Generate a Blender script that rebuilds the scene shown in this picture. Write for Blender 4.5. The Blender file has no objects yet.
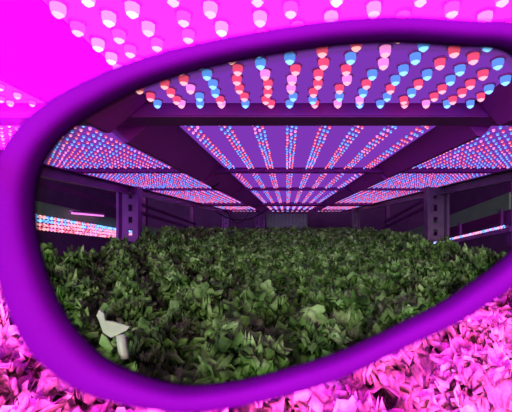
import bpy, bmesh, math, random
from mathutils import Vector, Matrix, noise
random.seed(7)
scn = bpy.context.scene
COL = scn.collection
PI = math.pi
F = 340.0; VX, VY = 287.0, 225.0        # focal length in pixels, vanishing point
ZC = 1.30                               # eye height above the floor
def Z(z): return z + ZC

# ------------------------------------------------------------------ materials
def new_mat(name):
    m = bpy.data.materials.new(name); m.use_nodes = True
    nt = m.node_tree; nt.nodes.clear()
    out = nt.nodes.new('ShaderNodeOutputMaterial')
    return m, nt, out
def pbr(name, col, rough=.5, metal=0., var=.25, scale=20., bump=.0, spec=.5):
    m, nt, out = new_mat(name)
    b = nt.nodes.new('ShaderNodeBsdfPrincipled')
    b.inputs['Roughness'].default_value = rough; b.inputs['Metallic'].default_value = metal
    b.inputs['Specular IOR Level'].default_value = spec
    tc = nt.nodes.new('ShaderNodeTexCoord'); n = nt.nodes.new('ShaderNodeTexNoise')
    n.inputs['Scale'].default_value = scale; n.inputs['Detail'].default_value = 4
    nt.links.new(tc.outputs['Object'], n.inputs['Vector'])
    r = nt.nodes.new('ShaderNodeValToRGB')
    r.color_ramp.elements[0].position = .3; r.color_ramp.elements[1].position = .7
    r.color_ramp.elements[0].color = [c*(1-var) for c in col]+[1]
    r.color_ramp.elements[1].color = [min(1, c*(1+var)) for c in col]+[1]
    nt.links.new(n.outputs['Fac'], r.inputs['Fac']); nt.links.new(r.outputs['Color'], b.inputs['Base Color'])
    if bump:
        bp = nt.nodes.new('ShaderNodeBump'); bp.inputs['Strength'].default_value = bump
        bp.inputs['Distance'].default_value = .004
        nt.links.new(n.outputs['Fac'], bp.inputs['Height']); nt.links.new(bp.outputs['Normal'], b.inputs['Normal'])
    nt.links.new(b.outputs[0], out.inputs[0])
    return m
def emit(name, col, strength=1., sample=True):
    m, nt, out = new_mat(name)
    e = nt.nodes.new('ShaderNodeEmission'); e.inputs[0].default_value = list(col)+[1]; e.inputs[1].default_value = strength
    nt.links.new(e.outputs[0], out.inputs[0])
    if not sample: m.cycles.emission_sampling = 'NONE'
    return m
def tint(name, col, gloss=.02):
    m, nt, out = new_mat(name)
    t = nt.nodes.new('ShaderNodeBsdfTransparent'); t.inputs[0].default_value = list(col)+[1]
    g = nt.nodes.new('ShaderNodeBsdfGlossy'); g.inputs['Roughness'].default_value = .05
    mx = nt.nodes.new('ShaderNodeMixShader'); mx.inputs[0].default_value = gloss
    nt.links.new(t.outputs[0], mx.inputs[1]); nt.links.new(g.outputs[0], mx.inputs[2]); nt.links.new(mx.outputs[0], out.inputs[0])
    return m
def leaf_mat(name, dark, mid, light):
    m, nt, out = new_mat(name)
    tc = nt.nodes.new('ShaderNodeTexCoord'); n = nt.nodes.new('ShaderNodeTexNoise')
    n.inputs['Scale'].default_value = 28; n.inputs['Detail'].default_value = 5
    oi = nt.nodes.new('ShaderNodeObjectInfo')
    ad = nt.nodes.new('ShaderNodeVectorMath'); ad.operation = 'ADD'
    nt.links.new(tc.outputs['Object'], ad.inputs[0]); nt.links.new(oi.outputs['Random'], ad.inputs[1])
    nt.links.new(ad.outputs[0], n.inputs['Vector'])
    r = nt.nodes.new('ShaderNodeValToRGB'); els = r.color_ramp.elements
    els[0].position = .35; els[0].color = dark+[1]; els[1].position = .68; els[1].color = light+[1]
    e = els.new(.52); e.color = mid+[1]
    nt.links.new(n.outputs['Fac'], r.inputs['Fac'])
    b = nt.nodes.new('ShaderNodeBsdfPrincipled'); b.inputs['Roughness'].default_value = .5; b.inputs['Specular IOR Level'].default_value = .3
    nt.links.new(r.outputs['Color'], b.inputs['Base Color'])
    bp = nt.nodes.new('ShaderNodeBump'); bp.inputs['Strength'].default_value = .5; bp.inputs['Distance'].default_value = .004
    n2 = nt.nodes.new('ShaderNodeTexNoise'); n2.inputs['Scale'].default_value = 160
    nt.links.new(tc.outputs['Object'], n2.inputs['Vector'])
    nt.links.new(n2.outputs['Fac'], bp.inputs['Height']); nt.links.new(bp.outputs['Normal'], b.inputs['Normal'])
    tr = nt.nodes.new('ShaderNodeBsdfTranslucent'); nt.links.new(r.outputs['Color'], tr.inputs[0])
    mx = nt.nodes.new('ShaderNodeMixShader'); mx.inputs[0].default_value = .18
    nt.links.new(b.outputs[0], mx.inputs[1]); nt.links.new(tr.outputs[0], mx.inputs[2]); nt.links.new(mx.outputs[0], out.inputs[0])
    return m

M = {}
M['plate']  = pbr('grow_panel_board', (.5, .12, .55), .5)
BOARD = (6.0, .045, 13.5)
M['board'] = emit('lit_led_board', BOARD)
M['red']  = emit('red_led', (30, .10, 7), 1, False)
M['blue'] = emit('blue_led', (4, .38, 36), 1, False)
M['pink'] = emit('pink_led', (34, .35, 30), 1, False)
M['red_core'] = emit('red_led_core', (52, .75, 24), 1, False)
M['blue_core'] = emit('blue_led_core', (13, 1.2, 70), 1, False)
M['collar'] = pbr('led_collar', (.95, .3, .95), .35)
M['steel'] = pbr('dark_painted_steel', (.30, .05, .34), .45, .1, .3, 9)
M['gap']   = pbr('purple_shelf_deck', (.72, .05, .62), .5, 0, .12, 5)
M['beam']  = pbr('violet_painted_beam', (.62, .06, .60), .5, 0, .12, 7)
M['grey']  = pbr('galvanised_steel', (.22, .14, .19), .45, .2, .3, 14)
M['tray']  = pbr('grey_plastic_tray', (.30, .50, .28), .6, 0, .15, 10)
M['black'] = pbr('black_plastic', (.02, .02, .025), .5)
M['rim']   = pbr('violet_spectacle_plastic', (.0125, .0007, .0165), .75, 0, .06, 60, 0, .08)
M['lens']  = tint('green_tinted_lens', (.035**.5, .85**.5, .035**.5), .0)
M['bevel'] = tint('green_lens_edge', (.88, .98, .82), .0)
M['leaf']  = leaf_mat('curly_lettuce_leaf', [.05, .13, .022], [.20, .46, .07], [.52, .98, .24])
M['leaf2'] = leaf_mat('pale_lettuce_leaf', [.3, .65, .13], [.42, .85, .18], [.5, .95, .25])
M['rib']   = pbr('pale_leaf_rib', (.66, .97, .42), .4, 0, .08, 60)
M['soil']  = pbr('dark_growing_medium', (.02, .03, .015), .9, 0, .3, 40, .3)
M['wall']  = pbr('dim_room_wall', (.30, .08, .38), .8, 0, .2, 3)
M['floor'] = pbr('dim_concrete_floor', (.08, .07, .09), .7, 0, .2, 3)

# ------------------------------------------------------------------ helpers
def link(name, bm, mat, parent=None, smooth=False):
    me = bpy.data.meshes.new(name); bm.to_mesh(me); bm.free()
    o = bpy.data.objects.new(name, me); COL.objects.link(o)
    for m in (mat if isinstance(mat, list) else [mat]): me.materials.append(m)
    if smooth:
        for p in me.polygons: p.use_smooth = True
    if parent: o.parent = parent
    return o
def box(bm, x0, x1, y0, y1, z0, z1, mi=0):
    v = [bm.verts.new((x, y, z)) for x in (x0, x1) for y in (y0, y1) for z in (z0, z1)]
    for f in ((0,1,3,2),(4,6,7,5),(0,4,5,1),(2,3,7,6),(0,2,6,4),(1,5,7,3)):
        fc = bm.faces.new([v[i] for i in f]); fc.material_index = mi
def bbox(x0, x1, y0, y1, z0, z1, bev=0):
    bm = bmesh.new(); box(bm, x0, x1, y0, y1, z0, z1)
    bmesh.ops.recalc_face_normals(bm, faces=bm.faces)
    if bev: bmesh.ops.bevel(bm, geom=bm.edges[:], offset=bev, segments=2, affect='EDGES')
    return bm
def tube(bm, pts, r, n=8, mi=0):
    rings = []
    for i, p in enumerate(pts):
        p = Vector(p)
        d = (Vector(pts[min(i+1, len(pts)-1)]) - Vector(pts[max(i-1, 0)])).normalized()
        a = d.cross(Vector((0, 0, 1)))
        if a.length < 1e-3: a = d.cross(Vector((1, 0, 0)))
        a.normalize(); b = d.cross(a)
        rings.append([bm.verts.new(p + r*(math.cos(t)*a + math.sin(t)*b)) for t in [2*PI*k/n for k in range(n)]])
    for A, B in zip(rings, rings[1:]):
        for k in range(n):
            f = bm.faces.new((A[k], A[(k+1) % n], B[(k+1) % n], B[k])); f.material_index = mi
    for R in (rings[0][::-1], rings[-1]): bm.faces.new(R).material_index = mi
def tag(o, label, cat, group=None, kind=None):
    o['label'] = label; o['category'] = cat
    if group: o['group'] = group
    if kind: o['kind'] = kind
    return o
def empty(name, loc=(0, 0, 0)):
    o = bpy.data.objects.new(name, None); COL.objects.link(o); o.location = loc; o.empty_display_size = .05
    return o
def struct(o): o['kind'] = 'structure'; return o

# ------------------------------------------------------------------ the room
struct(link('floor', bbox(-5, 5, -8, 12, -.1, 0), M['floor']))
struct(link('ceiling', bbox(-5, 5, -8, 12, 3.0, 3.1), M['wall']))
struct(link('wall_left', bbox(-5.1, -5, -8, 12, 0, 3), M['wall']))
struct(link('wall_right', bbox(5, 5.1, -8, 12, 0, 3), M['wall']))
struct(link('wall_back', bbox(-5, 5, 12, 12.1, 0, 3), M['wall']))
struct(link('wall_front', bbox(-5, 5, -8.1, -8, 0, 3), M['wall']))

# ------------------------------------------------------------------ main rack
H = .25
rack = tag(empty('grow_rack', (0, 0, 0)), 'long dark steel growing rack with posts, side rails and cross beams around the lettuce bed', 'rack')
link('shelf_deck', bbox(-1.06, 1.06, -.32, 6.2, Z(.315), Z(.33)), M['gap'], rack)
link('shelf_deck', bbox(-1.06, 1.06, -.32, 6.2, Z(-.345), Z(-.33)), M['steel'], rack)
for x0, x1 in ((-.462, -.288), (.395, .502)):  # joists between the panels, V section made up to catch panel light
    for ya, yb in ((-.3, .71), (.79, 1.49), (1.54, 2.265), (2.305, 3.745), (4.005, 5.19)):
     bm = bmesh.new(); xm = (x0+x1)/2; dp = .07 if x0 < 0 else .055
     prf = [(x0, .3145), (x0, .262), (xm-.006, .262-dp), (xm+.006, .262-dp), (x1, .262), (x1, .3145)]
     fr = [bm.verts.new((x, ya, Z(z))) for x, z in prf]; bk = [bm.verts.new((x, yb, Z(z))) for x, z in prf]
     bm.faces.new(fr); bm.faces.new(bk[::-1])
     for i in range(6): bm.faces.new((fr[i], bk[i], bk[(i+1) % 6], fr[(i+1) % 6]))
     bmesh.ops.recalc_face_normals(bm, faces=bm.faces); link('light_catching_joist', bm, M['gap'], rack)
for y0, y1, dz in ((.715, .785, -.004), (1.495, 1.535, .0), (2.27, 2.30, 0), (3.75, 4.0, -.012), (5.2, 5.3, -.012)):
    link('cross_beam', bbox(-1.02, 1.02, y0, y1, Z(.232+dz), Z(.2615+dz), .003), M['beam'], rack)
# side rails: open C section
def rail(s, mat, x=.96):
    bm = bmesh.new()
    for (a, b, c, d) in ((0, .004, .185, .235), (-.03, .0, .231, .235), (-.03, .0, .185, .189)):
        xs = sorted((s*(x+a), s*(x+b))); box(bm, xs[0], xs[1], -.5, 5.9, Z(c), Z(d))
    for k in range(60):
        y = .4 + k*.09; xs = sorted((s*(x+.0045), s*(x-.0008)))
    return link('side_rail', bm, mat, rack)
rail(-1, M['steel']); rail(1, M['grey'])
# posts with slotted webs
def post(x, y, w, mat, s, z0=-1.3, z1=.2305):
    bm = bmesh.new()
    # two flanges and a slotted web made of ladder pieces
    box(bm, x-w/2, x-w/2+.014, y-.03, y+.03, Z(z0), Z(z1))
    box(bm, x+w/2-.014, x+w/2, y-.03, y+.03, Z(z0), Z(z1))
    sx = x + (.0)
    for a, b in ((x-w/2+.014, sx-.012), (sx+.012, x+w/2-.014)):
        box(bm, a, b, y+.012, y+.018, Z(z0), Z(z1))
    z = z0
    while z < z1:
        box(bm, sx-.012, sx+.012, y+.012, y+.018, Z(z), Z(min(z+.035, z1))); z += .075
    return link('post', bm, mat, rack)
post(-.955, 2.06, .13, M['steel'], -1); post(.905, 2.06, .13, M['grey'], 1)
post(-.955, .55, .1, M['steel'], -1); post(.905, .4, .1, M['grey'], 1)
post(-.955, 5.3, .1, M['steel'], -1); post(.93, 4.6, .1, M['grey'], 1)
for x in (-.46, -.38): post(x, 5.35, .06, M['steel'], -1, -.329)

# ------------------------------------------------------------------ LED panels
def led_geo(bm, x, y, z, r, mi, seg=8):
    prev = None
    prof = [(1.35, 0), (1.35, -.35), (1.0, -.36), (.97, -1.1), (.80, -1.6), (.3, -2.05)]
    for k, (pr, pz) in enumerate(prof):
        ring = [bm.verts.new((x+r*pr*math.cos(2*PI*i/seg), y+r*pr*math.sin(2*PI*i/seg), z+r*pz)) for i in range(seg)]
        if prev:
            for i in range(seg):
                f = bm.faces.new((prev[i], prev[(i+1) % seg], ring[(i+1) % seg], ring[i]))
                f.material_index = 3 if k <= 2 else (mi if k < 5 else (4, 5, 4)[mi]); f.smooth = True
        prev = ring
    bm.faces.new(prev).material_index = (4, 5, 4)[mi]
LM = [M['red'], M['blue'], M['pink'], M['collar'], M['red_core'], M['blue_core']]
led_mesh = {}
def led_data(r, mi):
    k = (round(r, 4), mi)
    if k not in led_mesh:
        bm = bmesh.new(); led_geo(bm, 0, 0, 0, r, mi)
        me = bpy.data.meshes.new('led'); bm.to_mesh(me); bm.free()
        for m in LM: me.materials.append(m)
        led_mesh[k] = me
    return led_mesh[k]
def proj(x, y, z): return (VX+F*x/y, VY-F*z/y) if y > .02 else (-999, -999)
def panel(x0, x1, y0, y1, z, label, leds, r, mode, group='LED grow panels over the lettuce'):
    """leds: list of (x, y, colour)"""
    cx, cy = (x0+x1)/2, (y0+y1)/2
    p = tag(empty('grow_light_panel', (cx, cy, Z(z))), label, 'grow light', group)
    bm = bbox(x0-cx, x1-cx, y0-cy, y1-cy, .006, .055, .003); link('housing', bm, M['plate'], p)
    bm = bbox(x0-cx+.008, x1-cx-.008, y0-cy+.008, y1-cy-.008, .0, .0055); link('board', bm, M['board'], p)
    zz = 0
    if mode == 'single':
        vis = []
        for (x, y, c) in leds:
            u, v = proj(x, y, z); inf = (0 <= u <= 512 and 0 <= v <= 412)
            vis.append((0 if inf else 1, y, x, c))
        vis.sort()
        for k, (f, y, x, c) in enumerate(vis[:100]):
            o = bpy.data.objects.new('led', led_data(r, c)); COL.objects.link(o); o.parent = p
            o.location = (x-cx, y-cy, zz)
            o['label'] = ('red', 'blue', 'pink')[c]+' glowing led dome'
        rest = vis[100:]
        if rest:
            bm = bmesh.new()
            for (f, y, x, c) in rest: led_geo(bm, x-cx, y-cy, zz, r, c, 6)
            link('led', bm, LM, p)['kind'] = 'stuff'
    else:
        rows = {}
        for (x, y, c) in leds: rows.setdefault(round(x, 2) if mode == 'row' else 0, []).append((x, y, c))
        for k, row in rows.items():
            bm = bmesh.new()
            for (x, y, c) in row: led_geo(bm, x-cx, y-cy, zz, r, c, 6)
            link('led_row', bm, LM, p)
    return p
def pick(i, j, pb=.3):
    t = random.random()
    return 1 if t < pb else (0 if t < .86 else 2)
def grid(x0, x1, y0, y1, sx, sy, jit=.0, pb=.3, stag=True, mx=.02):
    out = []; nx = max(1, int((x1-x0-2*mx)/sx)); ny = max(1, int((y1-y0-2*mx)/sy))
    ox = (x1-x0-nx*sx)/2; oy = (y1-y0-ny*sy)/2
    for i in range(nx+1):
        for j in range(ny+1):
            y = y0+oy+j*sy + (sy*.45 if stag and i % 2 and j < ny else 0)
            out.append((x0+ox+i*sx+random.uniform(-jit, jit), y, pick(i, j, pb)))
    return out
def rowsets(x0, x1, y0, y1, n, sy, pb=.38, w=.012):
    out = []; sx = (x1-x0)/n
    for i in range(n):
        xc = x0+sx*(i+.5); y = y0+.02; j = 0
        while y < y1-.015:
            out.append((xc+(w, -w*.9, .05*w)[j % 3]+random.uniform(-.0015, .0015), y, pick(i, j, pb))); y += sy; j += 1
    return out
CX0, CX1 = -.28, .385
LX0, LX1 = -1.0, -.47
RX0, RX1 = .51, 1.0
panel(CX0, CX1, .06, .705, H, 'nearest central LED panel with large round LEDs, cut by the spectacles rim',
      grid(CX0, CX1, .06, .705, .0445, .037, .0055, .30), .0082, 'single')
panel(CX0, CX1, .80, 1.485, H, 'central LED panel with long bright LED rows, just past the first broad cross beam',
      rowsets(CX0, CX1, .80, 1.485, 8, .0125), .0038, 'single')
panel(CX0, CX1, 1.545, 2.26, H, 'central LED panel third from the camera, between two thin cross beams',
      rowsets(CX0, CX1, 1.545, 2.26, 8, .026), .0044, 'row')
panel(CX0, CX1, 2.31, 3.74, H, 'central long LED panel in front of the thick dark far cross beam',
      rowsets(CX0, CX1, 2.31, 3.74, 8, .045), .0052, 'row')
panel(CX0, CX1, 4.02, 5.18, H, 'small looking central LED panel just behind the thick dark far cross beam',
      rowsets(CX0, CX1, 4.02, 5.18, 8, .08), .009, 'row')
panel(CX0, CX1, 5.32, 5.95, H, 'farthest central LED panel above the pale end wall of the rack',
      rowsets(CX0, CX1, 5.32, 5.95, 8, .08), .009, 'row')
for X0, X1, s in ((LX0, LX1, 'left'), (RX0, RX1, 'right')):
    panel(X0, X1, .06, .705, H, 'nearest LED panel on the %s side, before the first broad cross beam' % s,
          grid(X0, X1, .06, .705, .045, .04, .003, .25), .006, 'single')
    panel(X0, X1, .80, 1.485, H, 'wide dotted LED panel on the %s side, beside the central panel with long LED rows' % s,
          grid(X0, X1, .80, 1.485, .031, .026, .002, .42), .0040, 'single')
    panel(X0, X1, 1.545, 2.26, H, 'narrow looking LED panel on the %s side, above the slotted steel post' % s,
          grid(X0, X1, 1.545, 2.26, .031, .032, .002, .42), .0042, 'row')
    panel(X0, X1, 2.31, 3.74, H, 'far sliver of LED panel on the %s side, behind the slotted steel post' % s,
          grid(X0, X1, 2.31, 3.74, .05, .05, .002, .3), .006, 'row')
    panel(X0, X1, 4.02, 5.95, H, 'farthest thin LED panel on the %s side of the rack' % s,
          grid(X0, X1, 4.02, 5.95, .06, .08, .002, .25), .008, 'row')
# panels above and behind the viewer light the foreground
panel(CX0, CX1, -.30, .04, H, 'central LED panel overhead behind the viewer', [], .006, 'row')
panel(LX0, LX1, -.30, .04, H, 'left LED panel overhead behind the viewer', [], .006, 'row')
panel(RX0, RX1, -.30, .04, H, 'right LED panel overhead behind the viewer', [], .006, 'row')

# hanging cables and brackets under the joists
def cable(pts, r, label, mat=M['black']):
    bm = bmesh.new(); tube(bm, pts, r, 8)
    return tag(link('power_cable', bm, mat, None, True), label, 'cable')
def arc(p, q, sag, n=14):
    p, q = Vector(p), Vector(q)
    return [tuple(p.lerp(q, t/n) - Vector((0, 0, sag*4*(t/n)*(1-t/n)))) for t in range(n+1)]
cable(arc((-.40, 1.62, Z(.262)), (-.33, 1.75, Z(.262)), .07), .004, 'black power cable looping down left of the central panels')
cable(arc((-.44, 1.75, Z(.262)), (-.37, 2.2, Z(.262)), .06), .004, 'black cable loop behind the nearer loop, left of the central panels')
cable(arc((.44, 1.58, Z(.262)), (.45, 1.95, Z(.262)), .05), .004, 'black power cable looping down right of the central panels')
cable(arc((-.9, 4.2, Z(.18)), (-.25, 4.6, Z(.23)), .14), .008, 'long dark hose sagging at the far left end of the rack')
cable(arc((-.8, 4.4, Z(.22)), (-.5, 4.7, Z(.23)), .2), .006, 'short dark hose hanging down at the far left end of the rack')

# pale end board and end frame of the rack
e = tag(empty('end_board', (0, 5.5, Z(-.18))), 'pale grey ribbed board closing the far end of the rack', 'board')
bm = bmesh.new(); box(bm, -.33, .33, 0, .01, -.10, .36)
link('sheet', bm, M['tray'], e)
bm = bmesh.new()
for k in range(12): box(bm, -.32+k*.058, -.312+k*.058, -.006, 0, -.10, .36)
link('rib', bm, M['grey'], e)['kind'] = 'stuff'

# ------------------------------------------------------------------ bed and lettuce
def soil_z(y):
    t = min(1, max(0, (y-.5)/3.0)); t = t*t*(3-2*t)
    return -.285 + .115*t
TRAYS = []
ty = .13; names = ('nearest', 'second', 'third', 'fourth', 'fifth', 'sixth', 'seventh', 'eighth', 'ninth', 'tenth')
for k in range(10):
    zt = soil_z(ty+.245)
    t = tag(empty('growing_tray', (0, ty+.245, Z(zt))), 'dark growing tray under the lettuces, %s from the camera' % names[k], 'growing tray', 'growing trays across the rack')
    bm = bmesh.new()
    box(bm, -.945, .87, -.243, .243, -.022, -.018); box(bm, -.945, -.935, -.243, .243, -.022, .004); box(bm, .86, .87, -.243, .243, -.022, .004)
    box(bm, -.935, .86, -.243, -.235, -.022, .002); box(bm, -.935, .86, .235, .243, -.022, .002)
    for xx in (-.9, 0, .83):
        box(bm, xx-.02, xx+.02, -.2, .2, -.3295-zt, -.022)
    bmesh.ops.recalc_face_normals(bm, faces=bm.faces); link('tray_shell', bm, M['steel'], t)
    link('growing_medium', bbox(-.934, .859, -.234, .234, -.0178, 0), M['soil'], t)
    TRAYS.append((ty, ty+.49, zt)); ty += .49
def top_z(y):
    for a, b, z in TRAYS:
        if a <= y < b: return z
    return TRAYS[-1][2]

def add_leaf(bm, base, az, elev, L, W, curl, ruff, rnd, nu=11, nv=13, mi=0):
    ph = [rnd.uniform(0, 6.28) for _ in range(4)]; fr = rnd.uniform(2.6, 4.2)
    ca, sa = math.cos(az), math.sin(az); grid_ = []
    lobes = rnd.uniform(.12, .25); tw = rnd.uniform(-.5, .5)
    for j in range(nv):
        t = j/(nv-1)
        ang = elev - curl*t*t
        r = L*(t*math.cos(elev-curl*t*t*.5)); z = L*(t*math.sin(elev-curl*t*t*.5))
        q = (t-.60)/.42
        prof = math.sqrt(max(0, 1-q*q)) if t > .6 else .22+.78*math.sin(t/.6*PI/2)**1.3
        wd = W*max(.22, prof)*(1+lobes*math.sin(9*t+ph[0]))
        row = []
        for i in range(nu):
            s = 2*i/(nu-1)-1
            edge = max(abs(s)**1.5, t**3)
            ru = ruff*edge*math.sin(fr*2*PI*t+ph[1 if s > 0 else 2]) + ruff*.9*(t**2)*math.sin(5*s*PI/2+ph[3])
            x = r + .5*ruff*edge*math.cos(fr*2*PI*t*1.3+ph[2])
            y = s*wd*.5
            cup = .35*wd*.5*s*s
            nx, nz = -math.sin(ang), math.cos(ang)
            px, pz = x+nx*(ru+cup), z+nz*(ru+cup)+tw*y*t
            row.append(bm.verts.new((base[0]+ca*px-sa*y, base[1]+sa*px+ca*y, base[2]+pz)))
        grid_.append(row)
    for j in range(nv-1):
        for i in range(nu-1):
            f = bm.faces.new((grid_[j][i], grid_[j][i+1], grid_[j+1][i+1], grid_[j+1][i])); f.smooth = True; f.material_index = mi
def lettuce_mesh(seed):
    rnd = random.Random(seed); bm = bmesh.new()
    n = 74
    for k in range(n):
        t = k/(n-1)                       # 0 outer, 1 heart
        az = k*2.39996 + rnd.uniform(-.3, .3)
        rad = .072*(1-t)**.8*rnd.uniform(.3, 1.0)
        zb = .012 + .062*t*rnd.uniform(.6, 1.1)
        el = .55 + .75*t + rnd.uniform(-.3, .3)
        L = rnd.uniform(.028, .052); W = L*rnd.uniform(.7, 1.05)
        mi = 1 if rnd.random() < .10 else 0
        add_leaf(bm, (rad*math.cos(az), rad*math.sin(az), zb), az, el, L, W, rnd.uniform(1.0, 2.6), rnd.uniform(.005, .0105), rnd, mi=mi)
    # short stem
    tube(bm, [(0, 0, -.012), (0, 0, .03)], .010, 8)
    me = bpy.data.meshes.new('lettuce'); bm.to_mesh(me); bm.free()
    me.materials.append(M['leaf']); me.materials.append(M['leaf2'])
    return me
variants = [lettuce_mesh(100+i) for i in range(7)]
rows_y = []; y = .31
while y < 5.0:
    rows_y.append(y); y += .150 + (.022 if y > 2 else 0)
cnt = 0
def band(y):
    for lim, s in ((.5, 'in front below the spectacles'), (.8, 'at the bottom of the lens'),
                   (1.3, 'in the front part of the bed'), (2.0, 'just before the slotted posts'),
                   (3.2, 'beyond the slotted posts')):
        if y < lim: return s
    return 'at the far end of the bed'
for j, y in enumerate(rows_y):
    xs = [-.88+.157*i + (.05 if j % 2 else 0) for i in range(12)]
    for i, x in enumerate(xs):
        if x > .87: continue
        jx = x+random.uniform(-.02, .02); jy = y+random.uniform(-.02, .02)
        u = VX+F*jx/max(.1, jy-.05)
        if u < -70 or u > 585: continue
        if abs(jx+.23) < .07 and abs(jy-.42) < .06: jy += -.07; jx += -.03
        o = bpy.data.objects.new('lettuce', random.choice(variants)); COL.objects.link(o)
        s = random.uniform(.92, 1.18)
        o.location = (jx, jy, Z(top_z(jy))+.013*s); o.scale = (s, s, s*random.uniform(.9, 1.1)*(1.4 if (i < 2 or jx > .62) and jy < 2.6 else 1))
        o.rotation_euler = (random.uniform(-.12, .12), random.uniform(-.12, .12), random.uniform(0, 6.28))
        side = ('against the left edge' if i == 0 else 'left of centre' if u < 230 else 'close to the centre line' if u < 340 else 'against the right edge' if i >= 11 else 'right of centre')
        tag(o, 'curly green lettuce %s, %s' % (band(jy), side), 'lettuce', 'lettuces '+band(jy)+', '+side)
        cnt += 1
print('LETTUCES', cnt)

# pale broken leaf stalk standing at lower left of the lens
p = tag(empty('pale_leaf_stalk', (-.242, .46, Z(-.147))), 'pale whitish torn leaf with a thick stalk sticking up at lower left inside the lens', 'leaf')
rnd = random.Random(4)
def blade(bm, pts, th=.0025):
    """lobed outline extruded into a thick leaf piece facing the viewer, with a slight bend"""
    n = len(pts)
    fr = [bm.verts.new((x, -th/2 + .25*x*x/.03 + .004*math.sin(z*200), z)) for x, z in pts]
    bk = [bm.verts.new((x, th/2 + .25*x*x/.03 + .004*math.sin(z*200), z)) for x, z in pts]
    bm.faces.new(fr); bm.faces.new(bk[::-1])
    for i in range(n): bm.faces.new((fr[i], bk[i], bk[(i+1) % n], fr[(i+1) % n]))
k = .00140
def P(l): return [((x-108)*k, (335-y)*k) for x, y in l]
bm = bmesh.new()
blade(bm, P([(99,312),(105,315),(106,322),(113,323),(120,327),(126,330),(124,333),(117,336),(112,338),(103,334),(99,327),(100,321),(98,317)]))
link('leaf_blade', bm, M['rib'], p)
bm = bmesh.new(); tube(bm, [(.016, .002, -.002), (.0185, .0, -.014), (.022, -.002, -.028), (.024, -.004, -.034)], .0062, 10)
link('stalk', bm, M['rib'], p, True)
bm = bmesh.new(); blade(bm, P([(102,335),(108,338),(112,350),(109,354),(104,350),(100,344)])); link('leaf_blade', bm, M['leaf2'], p)

# ------------------------------------------------------------------ neighbouring racks across the aisles
def side_rack(s, X, y0, y1, zs, ze, label, lights):
    r = tag(empty('neighbour_rack', (0, 0, 0)), label, 'rack')
    def zz(y, o): return zs+(ze-zs)*(y-y0)/(y1-y0)+o
    def beam(name, xo, w, a, b, mat, ya=y0, yb=y1):
        bm = bmesh.new(); x0, x1 = sorted((s*(X+xo), s*(X+xo+w)))
        v = [bm.verts.new((x, y, Z(zz(y, o)))) for x in (x0, x1) for y in (ya, yb) for o in (a, b)]
        for f in ((0,1,3,2),(4,6,7,5),(0,4,5,1),(2,3,7,6),(0,2,6,4),(1,5,7,3)): bm.faces.new([v[i] for i in f])
        return link(name, bm, mat, r)
    beam('tray_side', 0, .012, .0, .09 if s < 0 else -.13, M['tray'])
    beam('deck', .012, .7, -.03, -.02, M['gap'])
    beam('upper_rail', 0, .03, .20, .235, M['steel']); beam('upper_rail', 0, .03, .30, .33, M['steel'])
    beam('lower_rail', 0, .03, -.30, -.26, M['steel'])
    for y in (y0+.05, (y0+y1)/2, y1-.05):
        bm = bmesh.new(); x0, x1 = sorted((s*(X+.03), s*(X+.09))); box(bm, x0, x1, y-.03, y+.03, 0, Z(.5)); link('post', bm, M['steel'], r)
    lo_ = min(l[0] for l in lights)
    for q in range(6):
        y = y0+.1+q*(y1-y0-.2)/5
        bm = bmesh.new(); x0, x1 = sorted((s*(X-.008), s*(X+.012))); box(bm, x0, x1, y-.01, y+.01, Z(zz(y, lo_-.012)), Z(zz(y, .02 if s < 0 else -.11))); link('hanger', bm, M['steel'], r)
    for (o, c, xo, lb) in lights:
        L = tag(empty('led_bar', (s*(X-.0165), y0, Z(zz(y0, o)))), lb, 'grow light', 'LED bars across the aisle')
        n = int((y1-y0)/.035); bm = bmesh.new(); slope = (ze-zs)/(y1-y0)
        tube(bm, [(0, 0, 0), (0, y1-y0, slope*(y1-y0))], .009, 8); link('bar_housing', bm, M['plate'], L)
        bm = bmesh.new()
        for k in range(n):
            yy = .02+k*.035; q = Vector((-s*.012, yy, slope*yy)); R = .013
            mi = random.choice(c)
            bmesh.ops.create_icosphere(bm, subdivisions=1, radius=R, matrix=Matrix.Translation(q))
            for f in bm.faces[-20:]: f.material_index = (4, 5, 4)[mi] if random.random() < .6 else mi
        bm.faces.ensure_lookup_table()
        link('led', bm, LM, L)['kind'] = 'stuff'
    return r
side_rack(-1, 1.6, 1.9, 6.0, .09, -.30, 'neighbouring rack across the left aisle with sloping grey tray and glowing bars',
          [(-.012, [1, 1, 0], 0, 'upper bluish LED bar across the left aisle, under the grey tray'),
           (-.037, [0, 1, 2], 0, 'second LED bar from the top across the left aisle'),
           (-.062, [0, 2], 0, 'third LED bar from the top, pinkish, across the left aisle'),
           (-.087, [2, 2, 0], 0, 'lowest pink LED bar across the left aisle, just above the lettuces')])
side_rack(1, 1.7, 2.6, 6.0, .25, -.27, 'neighbouring rack across the right aisle, seen dark behind the right slotted post',
          [(-.26, [1, 2], 0, 'bluish violet LED bar across the right aisle, low behind the right slotted post')])
# a short white-lit bar in front of the left grey tray
L = tag(empty('tube_lamp', (-1.55, 2.45, Z(.085))), 'short bright white-pink lamp hanging at the upper part of the left grey tray', 'lamp')
bm = bmesh.new(); tube(bm, [(0, 0, 0), (0, .42, -.008)], .007, 8); link('tube', bm, M['pink'], L, True)
bm = bmesh.new(); box(bm, -.012, .012, -.01, .43, .008, .02); link('housing', bm, M['plate'], L)

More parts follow.
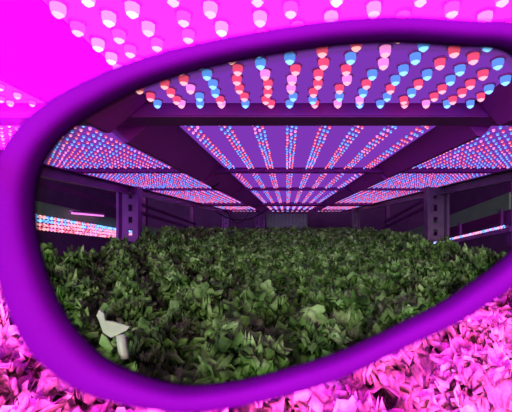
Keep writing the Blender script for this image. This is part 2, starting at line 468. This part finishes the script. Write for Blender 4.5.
# ------------------------------------------------------------------ spectacles
D = .057
ctrl = [(512,38,10),(460,34,9),(400,30.5,9),(350,33,9),(310,38,9),(260,47,9),(220,56,9),(180,67,9.5),(140,82,10),(105,100,11),(75,120,12),
        (50,146,13),(36,176,14),(32,210,14.5),(36,250,15.5),(48,295,17),(68,334,18),(100,365,15),(134,381,12.5),(165,390,10.5),(195,394,9.8),(249,388.5,9.8),
        (310,373.5,10.5),(344,362,10.2),(379,346,9.5),(409,331.5,9.8),(438,317.5,10),(460,305,10.5),(512,268,11),(550,222,11),(566,170,11),(558,110,11),(538,62,10.5)]
def catmull(c, per=8):
    n = len(c); out = []
    for i in range(n):
        p0, p1, p2, p3 = (Vector(c[(i+k-1) % n]) for k in range(4))
        for j in range(per):
            t = j/per
            out.append(.5*((2*p1)+(p2-p0)*t+(2*p0-5*p1+4*p2-p3)*t*t+(3*p1-p0-3*p2+p3)*t**3))
    return out
BX = (600-VX)/F*D                    # bridge centre
def w3(u, v, off=0):
    x = (u-VX)/F*D; z = -(v-VY)/F*D
    return Vector((x, D+off, z))
def wrap(p):
    dx = p.x-BX; return Vector((p.x, p.y - 0.9*max(0, abs(dx)-.03)**2, p.z))
sp = catmull(ctrl)
def rim_bm(mirror=False):
    bm = bmesh.new(); rings = []; n = len(sp)
    dep = .0052
    for i in range(n):
        a, b = sp[i-1], sp[(i+1) % n]; c = sp[i]
        t = Vector((b.x-a.x, b.y-a.y)).normalized(); nn = Vector((-t.y, t.x))   # towards outside or inside
        hw = c.z; ring = []
        ns = 16
        for k in range(ns):
            th = 2*PI*k/ns
            ex = abs(math.cos(th))**.65*math.copysign(1, math.cos(th)); ey = abs(math.sin(th))**.65*math.copysign(1, math.sin(th))
            uu = c.x+nn.x*hw*ex; vv = c.y+nn.y*hw*ex
            p = wrap(w3(uu, vv, dep/2*ey))
            if mirror: p.x = 2*BX-p.x
            ring.append(bm.verts.new(p))
        rings.append(ring)
    for i in range(n):
        A, B = rings[i], rings[(i+1) % n]
        for k in range(16): bm.faces.new((A[k], A[(k+1) % 16], B[(k+1) % 16], B[k]))
    bmesh.ops.recalc_face_normals(bm, faces=bm.faces)
    return bm
def lens_bm(mirror=False, inset=-.3, yo=(.0006, .0021)):
    bm = bmesh.new(); n = len(sp); cu = Vector((sum(p.x for p in sp)/n, sum(p.y for p in sp)/n))
    def pt(i, f, off):
        a, b = sp[i-1], sp[(i+1) % n]; c = sp[i]
        u = cu.x+(c.x-cu.x)*f; v = cu.y+(c.y-cu.y)*f
        bul = .0025*(1-f*f)
        p = wrap(w3(u, v, off+bul))
        if mirror: p.x = 2*BX-p.x
        return p
    fs = [.25, .5, .75, .9, 1.0]; sides = []
    for off in yo:
        cvec = wrap(w3(cu.x, cu.y, off+.0025))
        if mirror: cvec.x = 2*BX-cvec.x
        cv = bm.verts.new(cvec); rings = [[bm.verts.new(pt(i, f, off)) for i in range(n)] for f in fs]
        for i in range(n):
            j = (i+1) % n
            bm.faces.new((cv, rings[0][i], rings[0][j]))
            for A, B in zip(rings, rings[1:]): bm.faces.new((A[i], B[i], B[j], A[j]))
        sides.append(rings[-1])
    for i in range(n):
        j = (i+1) % n; bm.faces.new((sides[0][i], sides[1][i], sides[1][j], sides[0][j]))
    bmesh.ops.recalc_face_normals(bm, faces=bm.faces)
    return bm
def bevel_bm(mirror=False):
    bm = bmesh.new(); n = len(sp); rows = []
    for i in range(n):
        a, b = sp[i-1], sp[(i+1) % n]; c = sp[i]
        t = Vector((b.x-a.x, b.y-a.y)).normalized(); nn = Vector((-t.y, t.x)); 
        cu = Vector((300-c.x, 205-c.y)); 
        if nn.dot(cu) < 0: nn = -nn
        ring = []
        for d_, off in ((c.z-2, -.0012), (c.z+2.2, -.0012), (c.z+2.6, .0012), (c.z-2, .0012)):
            p = wrap(w3(c.x+nn.x*d_, c.y+nn.y*d_, off+.0014))
            if mirror: p.x = 2*BX-p.x
            ring.append(bm.verts.new(p))
        rows.append(ring)
    for i in range(n):
        A, B = rows[i], rows[(i+1) % n]
        for k in range(4): bm.faces.new((A[k], A[(k+1) % 4], B[(k+1) % 4], B[k]))
    bmesh.ops.recalc_face_normals(bm, faces=bm.faces)
    return bm
gl = tag(empty('spectacles', (0, 0, ZC)), 'violet plastic spectacles with a large green tinted lens held right before the camera', 'spectacles')
for mir in (False, True):
    link('rim', rim_bm(mir), M['rim'], gl, True)
    ln = link('lens', lens_bm(mir), M['lens'], gl, True)
    link('lens_edge', bevel_bm(mir), M['bevel'], ln, True)
bm = bmesh.new()
pl = wrap(w3(556, 95)); pr = Vector((2*BX-pl.x, pl.y, pl.z))
tube(bm, [tuple(pl), tuple(pl.lerp(pr, .5)+Vector((0, -.001, .0012))), tuple(pr)], .0022, 12); link('bridge', bm, M['rim'], gl, True)
for mir in (False, True):
    q = wrap(w3(24, 165)); s = 1
    pts = [q+Vector((0, 0, 0)), q+Vector((-.006, -.004, 0)), q+Vector((-.009, -.03, 0)), q+Vector((-.010, -.10, -.002)), q+Vector((-.009, -.135, -.02))]
    if mir: pts = [Vector((2*BX-p.x, p.y, p.z)) for p in pts]
    bm = bmesh.new(); tube(bm, [tuple(p) for p in pts], .002, 10); link('temple_arm', bm, M['rim'], gl, True)

# ------------------------------------------------------------------ camera and world
cam = bpy.data.cameras.new('camera'); co = bpy.data.objects.new('camera', cam); COL.objects.link(co)
co.location = (0, 0, ZC); co.rotation_euler = (PI/2, 0, 0)
cam.sensor_fit = 'HORIZONTAL'; cam.sensor_width = 36; cam.lens = F/512*36
cam.shift_x = (256-VX)/512; cam.shift_y = (VY-206)/512
cam.clip_start = .005; cam.clip_end = 50
cam.dof.use_dof = True; cam.dof.focus_distance = 1.3; cam.dof.aperture_fstop = cam.lens/1000/.0009
scn.camera = co
la = bpy.data.lights.new('rear_fill_light', 'AREA'); la.shape = 'RECTANGLE'; la.size = 2.4; la.size_y = 1.3  # invented magenta fill behind the viewer, brightens the lettuce leaves
la.energy = 7200; la.color = (1.0, .032, .95)
lo = bpy.data.objects.new('rear_fill_light', la); COL.objects.link(lo); lo.location = (-.6, -6.0, ZC+.85); lo.rotation_euler = (PI/2-.1, 0, -.05)
for nm, x, e, c in (('left_fill_light', -1.35, 1500, (.22, .012, 1)), ('right_fill_light', 1.4, 500, (.5, .012, .6))):  # two added fills, not room fixtures, lifting the dark aisles
    l2 = bpy.data.lights.new(nm, 'AREA'); l2.size = .5; l2.energy = e; l2.color = c
    o2 = bpy.data.objects.new(nm, l2); COL.objects.link(o2); o2.location = (x, -4.0, ZC+.25); o2.rotation_euler = (PI/2, 0, (.02 if x < 0 else -.02))
w = bpy.data.worlds.new('world'); scn.world = w; w.use_nodes = True
w.node_tree.nodes['Background'].inputs[0].default_value = (.02, .005, .04, 1)
vs = scn.view_settings; vs.view_transform = 'Standard'; vs.look = 'None'; vs.exposure = 0; vs.gamma = 1
